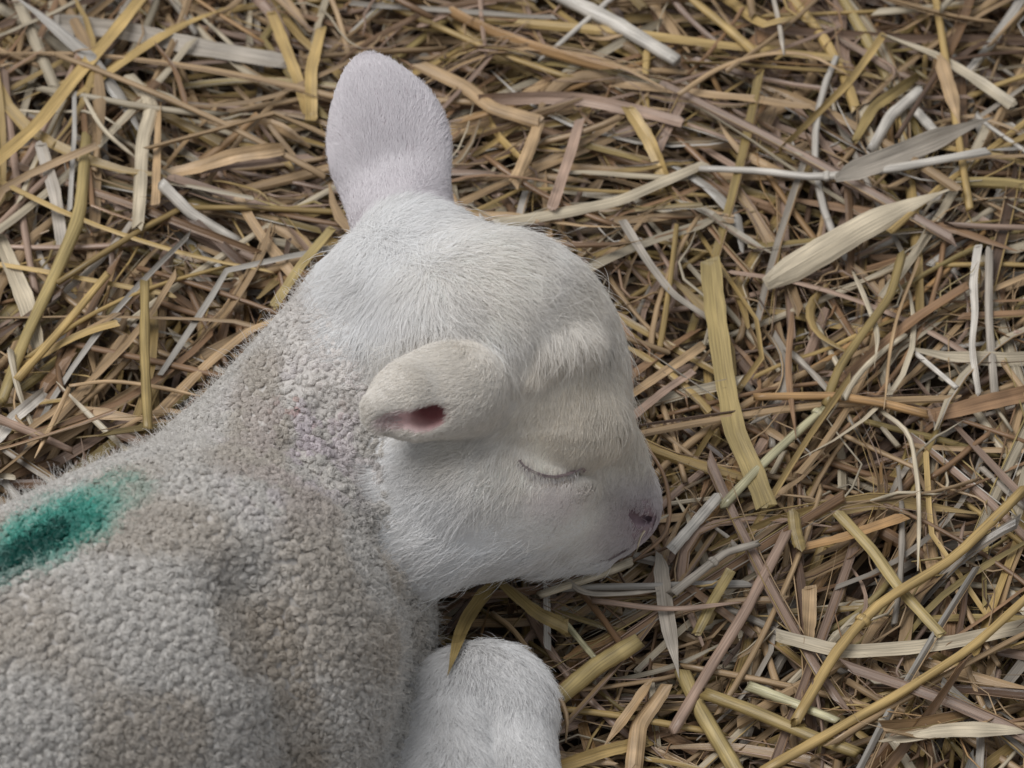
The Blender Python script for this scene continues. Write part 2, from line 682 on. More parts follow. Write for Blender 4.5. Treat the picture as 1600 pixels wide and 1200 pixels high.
# combing directions (photograph x, y, dx, dy), spread over the coat by distance
COMB = np.array([
    (900, 430, .75, -.35), (960, 470, .5, -.3), (780, 390, .95, .05), (680, 357, .8, .1), (620, 365, .5, -.2), (600, 390, .1, .4), (780, 470, .7, .6), (840, 470, .8, .35),
    (760, 540, .35, .95), (700, 480, .5, .75), (620, 430, -.5, .6), (600, 520, -.7, .7), (650, 500, -.45, .85), (560, 420, -.7, .3),
    (870, 520, .35, .9), (930, 540, .4, .8), (880, 640, .25, .9), (950, 620, .1, 1), (850, 700, -.05, 1), (820, 660, -.3, .9),
    (800, 760, -.6, .75), (700, 800, -.65, .7), (640, 870, -.6, .8), (600, 760, -.8, .5), (900, 780, -.9, .3), (980, 740, -.7, .3),
    (980, 800, -.9, .15), (940, 850, -.95, .2), (860, 850, -.9, .35), (760, 880, -.75, .6), (690, 740, -.6, .7), (900, 745, -.1, 1),
    (605, 300, -.05, -1), (600, 200, -.05, -1), (580, 110, -.1, -1), (520, 220, -.6, -.8), (700, 240, .5, -.8),
    (680, 590, -.9, .15), (600, 630, -.9, .4), (740, 590, -.6, .5), (680, 690, -.7, .6),
    (700, 1060, -.15, 1), (690, 1150, -.1, 1), (800, 1060, .25, .95), (830, 1140, .15, 1), (745, 1120, 0, 1)], float)


def comb(p):
    x, y = project(to_world(p))
    d = np.zeros((len(p), 2))
    wsum = np.zeros(len(p))
    for cx, cy, dx, dy in COMB:
        w = 1.0 / ((x - cx) ** 2 + (y - cy) ** 2 + 300.0) ** 1.6
        d[:, 0] += w * dx
        d[:, 1] += w * dy
        wsum += w
    d /= wsum[:, None]
    d3 = np.concatenate([d, np.zeros((len(p), 1))], 1)
    return d3


def fur(name, mask_fn, density, length, lift, radius, colfn, parent, label=None, jitter=0.35, clump=26, k=6):
    p = sample_surface(mask_fn, density)
    nrm = grad(p, lambda q: sdf_all(q, False))
    t = comb(p)
    # turbulence gives locks that cross and part
    t[:, 0] += (vnoise(p, clump * 2.2, 1) - .5) * jitter * 2
    t[:, 1] += (vnoise(p, clump * 2.2, 2) - .5) * jitter * 2
    t += rng.normal(0, jitter * 0.45, t.shape)
    t -= (t * nrm).sum(1, keepdims=True) * nrm
    t /= np.linalg.norm(t, axis=1, keepdims=True) + 1e-6
    ln = length(p) * rng.uniform(.6, 1.25, len(p))
    lf = lift * rng.uniform(.5, 1.5, len(p))
    side = np.cross(nrm, t)
    bend = rng.normal(0, .22, len(p)) + (vnoise(p, clump, 3) - .5) * .45
    s = np.linspace(0, 1, k)
    pts = (p[:, None] + t[:, None] * (ln[:, None] * s)[..., None]
           + nrm[:, None] * ((ln * lf)[:, None] * (s * (1.25 - .75 * s)))[..., None]
           + side[:, None] * ((ln * bend)[:, None] * s * s)[..., None])
    # keep the strands outside the skin as it curves away
    for j in range(1, k):
        q = pts[:, j]
        dd = sdf_all(q, False)
        push = np.maximum(0, 1.0 + 1.5 * s[j] - dd)
        pts[:, j] = q + nrm * push[:, None]
    # gather tips into small locks
    cell = np.floor(p / clump * 2).astype(np.int64)
    key = cell[:, 0] * 73856093 ^ cell[:, 1] * 19349663 ^ cell[:, 2] * 83492791
    u, inv = np.unique(key, return_inverse=True)
    tip = np.stack([np.bincount(inv, pts[:, -1, c]) for c in range(3)], 1) / np.bincount(inv)[:, None]
    pull = (rng.uniform(.05, .45, len(p))[:, None] * s ** 2)[..., None]
    pts = pts * (1 - pull) + tip[inv][:, None] * pull
    rad = radius * rng.uniform(.7, 1.2, len(p))[:, None] * (1 - .75 * s ** 1.5)[None]
    return add_strands(name, pts, rad, colfn(p), M_FUR, parent, label)


CREAM = np.array([0.84, 0.775, 0.67])
WHITE = np.array([0.92, 0.91, 0.90])
LILAC = np.array([0.72, 0.66, 0.70])


def head_color(p):
    x, y = project(to_world(p))
    c = np.tile(WHITE, (len(p), 1))
    cr = np.zeros(len(p))
    for cx, cy, r, a in ((900, 640, 170, .95), (930, 480, 150, .6), (780, 440, 120, .45), (680, 580, 90, .7), (930, 760, 90, .55), (850, 600, 150, .5), (720, 690, 60, .5)):
        cr = np.maximum(cr, a * np.clip(1.35 - np.hypot(x - cx, y - cy) / r, 0, 1))
    c = c * (1 - cr[:, None]) + CREAM * cr[:, None]
    li = .9 * np.clip(1.25 - np.hypot(x - 1008, y - 815) / 75, 0, 1)[:, None]
    c = c * (1 - li) + np.array([.50, .42, .44]) * li
    ll = .35 * np.clip(1.2 - np.hypot((x - 868) / 1.6, y - 772) / 30, 0, 1)[:, None]
    c = c * (1 - ll) + np.array([.74, .62, .64]) * ll
    return c * (0.86 + .24 * rng.random((len(p), 1))) * (0.9 + .2 * vnoise(p, 40, 7))[:, None]


def nose_bare(p):
    return near(p, 1020, 826, NOSE_W, 60) > rng.uniform(.05, .75, len(p))


def head_mask(p):
    z = zones(p)
    return z['head'] & ~z['far'] & ~z['near'] & (sdf_ear_hollow(p) > 6) & ~nose_bare(p)


def head_len(p):
    x, y = project(to_world(p))
    l = np.full(len(p), 40.0)
    for cx, cy, r, v in ((870, 680, 105, 15), (850, 590, 40, 16), (990, 805, 95, 8), (920, 740, 60, 15), (620, 510, 100, 74), (640, 880, 60, 64), (860, 530, 60, 46), (760, 420, 130, 50), (680, 870, 100, 50), (600, 420, 90, 50)):
        t = np.clip(1.3 - np.hypot(x - cx, y - cy) / r, 0, 1)
        l = l * (1 - t) + v * t
    return l


def near_crease(p, i, r):
    pl = CREASES[i][0]
    e = np.full(len(p), 1e9)
    for a, b in zip(pl[:-1], pl[1:]):
        e = np.minimum(e, cap(p, a, b, 0, 0))
    return e < r


fur('head_hair', lambda p: head_mask(p) & ~near_crease(p, 0, 9) & ~near_crease(p, 5, 9) & ~near_crease(p, 6, 6),
    0.44, head_len, .24, .44, head_color, lamb)
fur('guard_hair', lambda p: head_mask(p) & (sdf_body(p) > -20), 0.0035, lambda p: head_len(p) * 1.25, .55, .34, head_color, lamb, jitter=.7, k=8)
fur('ear_hair', lambda p: zones(p)['far'], 0.5, lambda p: np.full(len(p), 15.0), .24, .42,
    lambda p: (LILAC * .55 + WHITE * .45) * (.88 + .2 * rng.random((len(p), 1))), lamb, 'short lilac-white hair of the upright ear', jitter=.3)
fur('ear_hair', lambda p: zones(p)['near'] & (sdf_ear_hollow(p) > 3), 0.5, lambda p: np.full(len(p), 15.0), .3, .42,
    lambda p: (CREAM * .6 + WHITE * .4) * (.85 + .2 * rng.random((len(p), 1))), lamb, 'short cream hair of the folded ear', jitter=.35)
fur('ear_hair', lambda p: zones(p)['near'] & (sdf_ear_hollow(p) <= 3) & (near(p, 676, 642, 640, 50) < .01), 0.12, lambda p: np.full(len(p), 16.0), .5, .4,
    lambda p: np.array([.80, .70, .68]) * (.85 + .2 * rng.random((len(p), 1))), lamb, 'sparse white hair inside the folded ear', jitter=.5)
fur('leg_hair', lambda p: zones(p)['leg'] & in_view(p, 420) & (sdf_hoof(p) > 5), 0.26, lambda p: np.full(len(p), 34.0), .2, .5,
    lambda p: WHITE * .97 * (.82 + .25 * rng.random((len(p), 1))), lamb)


# ------------------------------------------------------------------ curly wool in tight locks
def wool_color(p):
    x, y = project(to_world(p))
    base = np.tile(np.array([0.60, 0.575, 0.54]), (len(p), 1))
    pale = np.clip(1.2 - np.hypot((x - 560), (y - 520)) / 150, 0, 1)[:, None]
    base = base * (1 - pale) + np.array([.74, .70, .67]) * pale
    lil = (np.clip(1.2 - np.hypot(x - 470, (y - 700)) / 130, 0, 1) * (vnoise(p, 40, 9) > .5))[:, None] * .6
    base = base * (1 - lil) + np.array([.68, .60, .65]) * lil
    br = np.clip((vnoise(p, 90, 12) - .52) * 3, 0, .55)[:, None]
    base = base * (1 - br) + np.array([.46, .40, .33]) * br
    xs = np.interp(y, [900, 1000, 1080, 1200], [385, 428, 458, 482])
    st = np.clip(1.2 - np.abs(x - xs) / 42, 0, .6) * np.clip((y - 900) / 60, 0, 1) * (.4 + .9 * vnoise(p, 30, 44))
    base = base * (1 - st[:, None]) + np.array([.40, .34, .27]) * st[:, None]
    pk = (np.clip(1.15 - np.hypot((x - 480) / 1.0, (y - 640) / .6) / 60, 0, 1) * (vnoise(p, 14, 15) > .62))[:, None] * .6
    base = base * (1 - pk) + np.array([.55, .30, .26]) * pk
    return base


GREEN_W = surface_w(85, 832)


def green_amount(p):
    x, y = project(to_world(p))
    # streak from (0, 865) rising to (200, 775)
    ax, ay = 0.89, -0.45
    u = (x - 85) * ax + (y - 832) * ay
    v = -(x - 85) * ay + (y - 832) * ax
    r = np.sqrt(((u + 6) / 140) ** 2 + (v / 40) ** 2) + (vnoise(p, 26, 21) - .5) * .5
    core = np.sqrt(((u + 40) / 115) ** 2 + ((v - 6) / 27) ** 2) + (vnoise(p, 22, 22) - .5) * .4
    near_side = p[:, 2] > GREEN_W - 190
    return np.clip((1.3 - r) * 1.5, 0, 1) * near_side, np.clip((1.2 - core) * 1.7, 0, 1) * near_side


gs1, gs2 = green_amount(V)
skin = skin * (1 - .9 * gs1[:, None]) + np.array([.06, .30, .24]) * .9 * gs1[:, None]
skin = skin * (1 - .9 * gs2[:, None]) + np.array([.002, .06, .05]) * .9 * gs2[:, None]
sk4 = np.ones((len(V), 4), np.float32)
sk4[:, :3] = skin
body.data.attributes['col'].data.foreach_set('color', sk4.ravel())
wp = sample_surface(lambda p: zones(p)['wool'] & in_view(p, 300), 0.045)
cell = np.floor(wp / 9.3).astype(np.int64)
_, first = np.unique(cell[:, 0] * 73856093 ^ cell[:, 1] * 19349663 ^ cell[:, 2] * 83492791, return_index=True)
wp = wp[first]
wn = grad(wp, sdf_body)
wworld_n = wn[:, 0:1] * Rv - wn[:, 1:2] * Uv + wn[:, 2:3] * Fv
keep = wworld_n[:, 2] > -0.55
wp, wn = wp[keep], wn[keep]
nl = len(wp)
xw, yw = project(to_world(wp))
# small flat curls on the neck, larger on the flank
size = .72 + .4 * np.clip((yw - 520) / 350, 0, 1)
size *= rng.uniform(.7, 1.3, nl) * (.8 + .45 * vnoise(wp, 60, 61))
t1 = np.cross(wn, rng.normal(size=(nl, 3)))
t1 /= np.linalg.norm(t1, axis=1, keepdims=True)
t2 = np.cross(wn, t1)
KS, KP = 20, 8
ph = rng.uniform(0, 2 * math.pi, nl)
turn = rng.choice([-1, 1], nl) * rng.uniform(.5, 1.3, nl)
tilt = rng.normal(0, .45, (nl, 2))
s = np.linspace(0, 1, KP)
cn_ = wn + t1 * tilt[:, 0:1] + t2 * tilt[:, 1:2]
cn_ /= np.linalg.norm(cn_, axis=1, keepdims=True)
b1 = np.cross(cn_, t2); b1 /= np.linalg.norm(b1, axis=1, keepdims=True)
b2 = np.cross(cn_, b1)
# each lock is a little snail of strands wound round a dome
R0 = 5.2 * size
pj = ph[:, None] + np.linspace(0, 2 * math.pi, KS, endpoint=False)[None] + rng.normal(0, .25, (nl, KS))
rj = R0[:, None] * rng.uniform(.78, 1.12, (nl, KS))
th = 2.0 - (2.0 - rng.uniform(.05, .5, (nl, KS)))[..., None] * s
ang = pj[..., None] + 2 * math.pi * turn[:, None, None] * s * .6
wob = 1 + rng.normal(0, .06, (nl, KS, KP))
a1 = rj[..., None] * np.sin(th) * np.cos(ang) * wob
a2 = rj[..., None] * np.sin(th) * np.sin(ang) * wob
hh = rj[..., None] * (.35 + .7 * np.cos(th))
pts = (wp[:, None, None] + a1[..., None] * b1[:, None, None] + a2[..., None] * b2[:, None, None] + hh[..., None] * cn_[:, None, None]).reshape(-1, KP, 3)
rad = (.95 * rng.uniform(.7, 1.2, (nl * KS, 1))) * (1 - .4 * s)[None]
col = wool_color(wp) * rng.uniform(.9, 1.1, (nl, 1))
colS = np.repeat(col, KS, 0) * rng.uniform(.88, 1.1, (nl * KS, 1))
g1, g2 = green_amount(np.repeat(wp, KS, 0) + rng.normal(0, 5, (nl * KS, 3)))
gm = g1 > .02
GREEN_L, GREEN_D = np.array([.07, .40, .32]), np.array([.001, .075, .058])
gc_ = colS * (1 - .95 * g1[:, None]) + GREEN_L * .95 * g1[:, None]
gc_ = gc_ * (1 - g2[:, None]) + GREEN_D * g2[:, None]
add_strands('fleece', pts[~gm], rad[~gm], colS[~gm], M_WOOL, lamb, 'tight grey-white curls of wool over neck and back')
add_strands('paint_mark', pts[gm], rad[gm], gc_[gm], M_WOOL, lamb, 'smeared green marker paint on the back wool')
# fine fuzz standing off the curls
fz = sample_surface(lambda p: zones(p)['wool'] & in_view(p, 120), 0.02)
fn = grad(fz, sdf_body)
fd = fn + rng.normal(0, .8, fn.shape)
fb = rng.normal(0, 4, fn.shape)
sf = np.linspace(0, 1, 5)
fl = rng.uniform(7, 13, len(fz))
fp = fz[:, None] + fd[:, None] * (fl[:, None] * sf)[..., None] + fb[:, None] * np.sin(sf * 3)[None, :, None]
fg, fg2 = green_amount(fz)
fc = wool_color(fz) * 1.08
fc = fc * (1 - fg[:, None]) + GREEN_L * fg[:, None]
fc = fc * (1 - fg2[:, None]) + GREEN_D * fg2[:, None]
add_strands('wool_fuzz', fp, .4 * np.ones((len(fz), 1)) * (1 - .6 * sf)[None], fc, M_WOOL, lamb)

# dark margin of the closed lid, a bundle of fine strands along the slit
lm = np.array([C(x, y, surface_w(x, y) + 5) for x, y in ((811, 719), (820, 729), (832, 737), (848, 743), (866, 745), (884, 742), (898, 737), (908, 732), (913, 737))])
u = np.linspace(0, len(lm) - 1, 24)
lmp = np.stack([np.interp(u, np.arange(len(lm)), lm[:, c]) for c in range(3)], 1)
mg = lmp[None] + np.cumsum(rng.normal(0, .3, (10, 24, 3)), 1) + rng.normal(0, .6, (10, 1, 3))
mwid = (.25 + .85 * np.linspace(0, 1, 24) ** 2)[None]
add_strands('eyelid_margin', mg, .85 * np.ones((10, 24)) * mwid, np.tile([.34, .26, .27], (10, 1)), M_FUR, lamb, 'dark mauve slit of the closed eye')
# seam of the mouth
lm = np.array([C(x, y, (surface_w(x, y) or 330) + 3) for x, y in ((896, 871), (908, 874), (925, 875), (942, 874), (958, 870), (972, 863), (982, 855))])
u = np.linspace(0, len(lm) - 1, 20)
lmp = np.stack([np.interp(u, np.arange(len(lm)), lm[:, c]) for c in range(3)], 1)
mg = lmp[None] + np.cumsum(rng.normal(0, .3, (10, 20, 3)), 1) + rng.normal(0, .9, (10, 1, 3))
add_strands('mouth_seam', mg, .6 * np.ones((10, 20)) * np.sin(np.linspace(.3, 2.9, 20))[None], np.tile([.22, .16, .17], (10, 1)), M_FUR, lamb, 'dark seam of the closed mouth')
# eyelashes on the closed lid
ep = []
for i in range(60):
    t = rng.random()
    pl = CREASES[0][0]
    j = min(int(t * (len(pl) - 1)), len(pl) - 2)
    a = pl[j] + (pl[j + 1] - pl[j]) * (t * (len(pl) - 1) - j) + np.array([0, 1, 3])
    d = np.array([rng.normal(-.1, .3), 1, .45])
    sl = np.linspace(0, 1, 5)
    ep.append(a + d * (rng.uniform(10, 20) * sl)[:, None] + np.array([0, 0, -5]) * (sl ** 2)[:, None])
add_strands('eyelashes', np.array(ep), .55 * np.ones((60, 1)) * (1 - .7 * np.linspace(0, 1, 5))[None], np.tile([.62, .58, .55], (60, 1)), M_FUR, lamb)

# ------------------------------------------------------------------ bedding: a pile of straw built up piece by piece
gx0, gx1, gy0, gy1, gs = -0.56, 0.56, -0.46, 0.62, 0.003
nxg, nyg = int((gx1 - gx0) / gs), int((gy1 - gy0) / gs)
H = np.full((nxg, nyg), -0.045)


def hidx(x, y):
    return (np.clip(((x - gx0) / gs).astype(int), 0, nxg - 1), np.clip(((y - gy0) / gs).astype(int), 0, nyg - 1))


PAL = {
    'tan':   srgb(194, 163, 124), 'golden': srgb(196, 166, 108), 'pale': srgb(212, 197, 170), 'grey': srgb(186, 175, 160),
    'brown': srgb(158, 124, 92), 'white': srgb(218, 210, 198), 'pinkish': srgb(182, 154, 134), 'yellow': srgb(184, 162, 108),
    'olive': srgb(160, 138, 88), 'orange': srgb(188, 148, 100), 'green': srgb(204, 196, 158), 'dark': srgb(110, 86, 68)}
PN = ['tan', 'golden', 'pale', 'grey', 'brown', 'white', 'pinkish', 'yellow', 'olive', 'orange', 'dark']
PW = np.array([.30, .15, .09, .04, .17, .03, .15, .03, .025, .025, .03]); PW /= PW.sum()

K = 9
tt = np.linspace(-1, 1, K)
NST = 20000
recs = []
for i in range(NST):
    cx, cy = rng.uniform(gx0 + .03, gx1 - .03), rng.uniform(gy0 + .03, gy1 - .03)
    kind = rng.random()
    if kind < .30: L, W, ty = rng.uniform(.06, .16), rng.uniform(.0017, .0048), 0      # split flat stem
    elif kind < .42: L, W, ty = rng.uniform(.06, .15), rng.uniform(.0018, .0036), 1   # round stem
    elif kind < .62: L, W, ty = rng.uniform(.04, .12), rng.uniform(.0016, .0056), 2  # leaf blade
    else: L, W, ty = rng.uniform(.02, .09), rng.uniform(.0004, .0015), 3              # fibre
    if rng.random() < .3: L *= .5
    a = rng.uniform(0, math.pi)
    if rng.random() < .6: a = 2.2 * math.sin(6 * cx + 4 * cy + 1) + 1.3 * math.sin(9 * cy - 7 * cx) + rng.normal(0, .45)
    bend = rng.normal(0, .045 if ty < 2 else .17)
    kink = rng.random() < .25
    dirx, diry = math.cos(a), math.sin(a)
    along = tt * L / 2
    sidew = bend * L * (tt ** 2 - .4)
    if kink:
        kt = rng.uniform(-.5, .5); ka = rng.normal(0, .9)
        sidew = sidew + np.where(tt > kt, (tt - kt) * L / 2 * math.tan(np.clip(ka, -1.1, 1.1)) * .7, 0)
    if ty == 3: sidew = sidew + L * .08 * np.sin(tt * rng.uniform(2, 6) + rng.uniform(0, 6))
    x = cx + along * dirx - sidew * diry
    y = cy + along * diry + sidew * dirx
    ix, iy = hidx(x, y)
    h = H[ix, iy]
    A = np.polyfit(tt, h, 1)
    sl = np.clip(A[0], -.35 * L, .35 * L)
    line = A[1] + sl * tt
    line = line + .55 * max(0, (h - line).max())
    hs = np.convolve(np.pad(h, 1, mode='edge'), [.25, .5, .25], 'valid')
    stiff = (.8, .85, .55, .5)[ty]
    z = stiff * line + (1 - stiff) * np.maximum(hs, line - .004) + W * .2
    z = z + rng.normal(0, .0012) + rng.normal(0, .004) * tt * (rng.random() < .25)
    recs.append((np.stack([x, y, z], 1), W, ty))
    if ty in (0, 2) and W > .0026 and i > NST * .45 and rng.random() < .45:     # fibres peeling off the edges
        for q in range(rng.integers(1, 4)):
            dv = rng.choice([-1, 1]) * (W * rng.uniform(.3, .55) + rng.uniform(.3, 1.8) * W * np.clip(tt * rng.choice([-1, 1]) - rng.uniform(-.2, .6), 0, None) ** 1.4)
            recs.append((np.stack([x - diry * dv, y + dirx * dv, z + W * .1 + np.abs(dv) * rng.uniform(0, .6)], 1), rng.uniform(.0003, .0008), 3))
    fx = np.interp(np.linspace(-1, 1, 40), tt, x); fy = np.interp(np.linspace(-1, 1, 40), tt, y); fzv = np.interp(np.linspace(-1, 1, 40), tt, z)
    ix, iy = hidx(fx, fy)
    np.maximum.at(H, (ix, iy), fzv + (W * .22 if ty != 1 else W * .5))
    if W > .003:
        px_, py_ = -diry * W * .35, dirx * W * .35
        for sg in (1, -1):
            ix, iy = hidx(fx + sg * px_, fy + sg * py_)
            np.maximum.at(H, (ix, iy), fzv + W * .15)
top = np.median(H)
H -= top
P = np.stack([r[0] for r in recs]); P[:, :, 2] -= top
Wd = np.array([r[1] for r in recs]); Ty = np.array([r[2] for r in recs])
# soft bulges of the bedding round the hollow the lamb lies in stay as they fall; pieces inside the lamb are left out
dl = sdf_all(to_view(P.reshape(-1, 3)), False).reshape(P.shape[:2])
okp = dl.min(1) > -6
P, Wd, Ty = P[okp], Wd[okp], Ty[okp]
ns = len(P)


def tube_rings(P, Wd, Ty, ring=6, taper=None, roll=None, seed=3):
    """closed flattened cross-sections along each centre line -> verts (n, k, ring, 3)"""
    r2 = np.random.default_rng(seed)
    nn, k = P.shape[:2]
    T = np.gradient(P, axis=1)
    T /= np.linalg.norm(T, axis=2, keepdims=True) + 1e-9
    up = np.array([0, 0, 1.0])
    Sd = np.cross(T, up)
    Sd /= np.linalg.norm(Sd, axis=2, keepdims=True) + 1e-9
    Nn = np.cross(Sd, T)
    if roll is None:
        roll = r2.normal(0, .45, (nn, 1)) + r2.normal(0, .35, (nn, 1)) * np.linspace(-1, 1, k)[None]
    cr, sr = np.cos(roll)[..., None], np.sin(roll)[..., None]
    Sd, Nn = Sd * cr + Nn * sr, Nn * cr - Sd * sr
    flat = np.choose(Ty, [.15, .7, .09, .5])[:, None]
    cup = np.choose(Ty, [.34, 0, .22, 0])[:, None] * r2.choice([-1, 1], (nn, 1))
    s = np.linspace(0, 1, k)[None]
    if taper is None:
        lf = (np.minimum(1, np.minimum(s * 3.2 + .25, (1 - s) * 3.0 + .12)))
        fi = (np.minimum(1, np.minimum(s * 4 + .4, (1 - s) * 2.5 + .15)))
        one = np.ones_like(s) * (1 + .0 * s)
        wid = np.where((Ty == 2)[:, None], lf, np.where((Ty == 3)[:, None], fi, one))
        wid = wid * (1 + r2.normal(0, .07, (nn, k)))
    else:
        wid = taper
    an = np.linspace(0, 2 * math.pi, ring, endpoint=False)
    ca, sa = np.cos(an), np.sin(an)
    half = (Wd[:, None] * wid / 2)
    lat = half[..., None] * ca
    hgt = half[..., None] * (flat[..., None] * sa + cup[..., None] * (ca ** 2 - .5) * 1.2)
    Vt = P[:, :, None] + lat[..., None] * Sd[:, :, None] + hgt[..., None] * Nn[:, :, None]
    if taper is None:      # slanting, torn ends
        for e_, s_ in ((0, -1), (k - 1, 1)):
            cut = (ca[None] * r2.normal(0, 1.3, (nn, 1)) + r2.normal(0, .55, (nn, ring))) * half[:, e_:e_ + 1]
            Vt[:, e_] += cut[..., None] * T[:, e_, None]
    return Vt


def tube_faces(k, ring):
    f = []
    for i in range(k - 1):
        for j in range(ring):
            f.append((i * ring + j, i * ring + (j + 1) % ring, (i + 1) * ring + (j + 1) % ring, (i + 1) * ring + j))
    # caps as quads
    for base, fl in ((0, True), ((k - 1) * ring, False)):
        q = [(0, 1, 2, 3), (0, 3, 4, 5)] if ring == 6 else [(0, 1, 2, 3), (0, 3, 4, 7), (4, 5, 6, 7)]
        for a in q:
            a = a if not fl else a[::-1]
            f.append(tuple(base + v for v in a))
    return np.array(f, np.int32)


def straw_attrs(me, colors, P, Wd, k, ring, gloss):
    """colour, glossiness and length/width coordinates for nn straws of k x ring points"""
    nn = len(P)
    seg = np.linalg.norm(np.diff(P, axis=1), axis=2)
    ln = np.concatenate([np.zeros((nn, 1)), np.cumsum(seg, 1)], 1)
    an = np.linspace(0, 2 * math.pi, ring, endpoint=False)
    r2 = np.random.default_rng(5)
    vary = 1 + r2.normal(0, .09, (nn, k, 1))
    endd = np.ones((nn, k, 1))
    endd[:, 0] *= r2.uniform(.6, 1.05, (nn, 1)); endd[:, -1] *= r2.uniform(.6, 1.05, (nn, 1))
    c = np.clip(colors[:, None] * vary * endd, 0.004, .9)
    c = np.repeat(c[:, :, None], ring, 2).reshape(-1, 3)
    point_color(me, 'col', c)
    a = me.attributes.new('gloss', 'FLOAT', 'POINT')
    a.data.foreach_set('value', np.repeat(gloss, k * ring).astype(np.float32))
    uv = np.zeros((nn, k, ring, 3), np.float32)
    uv[..., 0] = ln[:, :, None] * 10 + r2.uniform(0, 50, (nn, 1, 1))
    uv[..., 1] = (np.cos(an) * .5)[None, None] * (Wd / .03)[:, None, None] + r2.uniform(0, 50, (nn, 1, 1))
    b = me.attributes.new('suv', 'FLOAT_VECTOR', 'POINT')
    b.data.foreach_set('vector', uv.ravel())


# colours of the loose pieces
ci = rng.choice(len(PN), ns, p=PW)
colr = np.array([PAL[PN[i]] for i in ci]) * rng.uniform(.48, .88, (ns, 1))
gl = np.where(np.isin(ci, [PN.index('white'), PN.index('yellow')]), rng.uniform(.6, 1, ns), rng.uniform(.1, .85, ns))

# which pieces show largest: long, wide, near the top and inside the frame
mid = P[:, K // 2]
px, py = project(mid)
ixm, iym = hidx(P[:, :, 0], P[:, :, 1])
depth = (H[ixm, iym] - P[:, :, 2]).mean(1)
vis = (px > 20) & (px < 1580) & (py > 15) & (py < 1185)
# hidden behind the lamb?
lx = np.array([0, 270, 430, 520, 540, 620, 700, 860, 975, 1030, 1000, 880, 640, 690, 860, 870, 0.])
ly = np.array([760, 650, 500, 420, 330, 80, 330, 390, 500, 780, 870, 890, 930, 1000, 1060, 1200, 1200.])


def in_poly(x, y):
    c = np.zeros(len(x), bool)
    j = len(lx) - 1
    for i in range(len(lx)):
        m = ((ly[i] > y) != (ly[j] > y)) & (x < (lx[j] - lx[i]) * (y - ly[i]) / (ly[j] - ly[i] + 1e-9) + lx[i])
        c ^= m
        j = i
    return c


vis &= ~in_poly(px, py)
length = np.linalg.norm(P[:, -1] - P[:, 0], axis=1)
score = np.where(vis, length * Wd * np.exp(-np.maximum(depth, 0) / .004), -1)
score[Ty == 3] *= .3
score[(length < .03)] *= .3

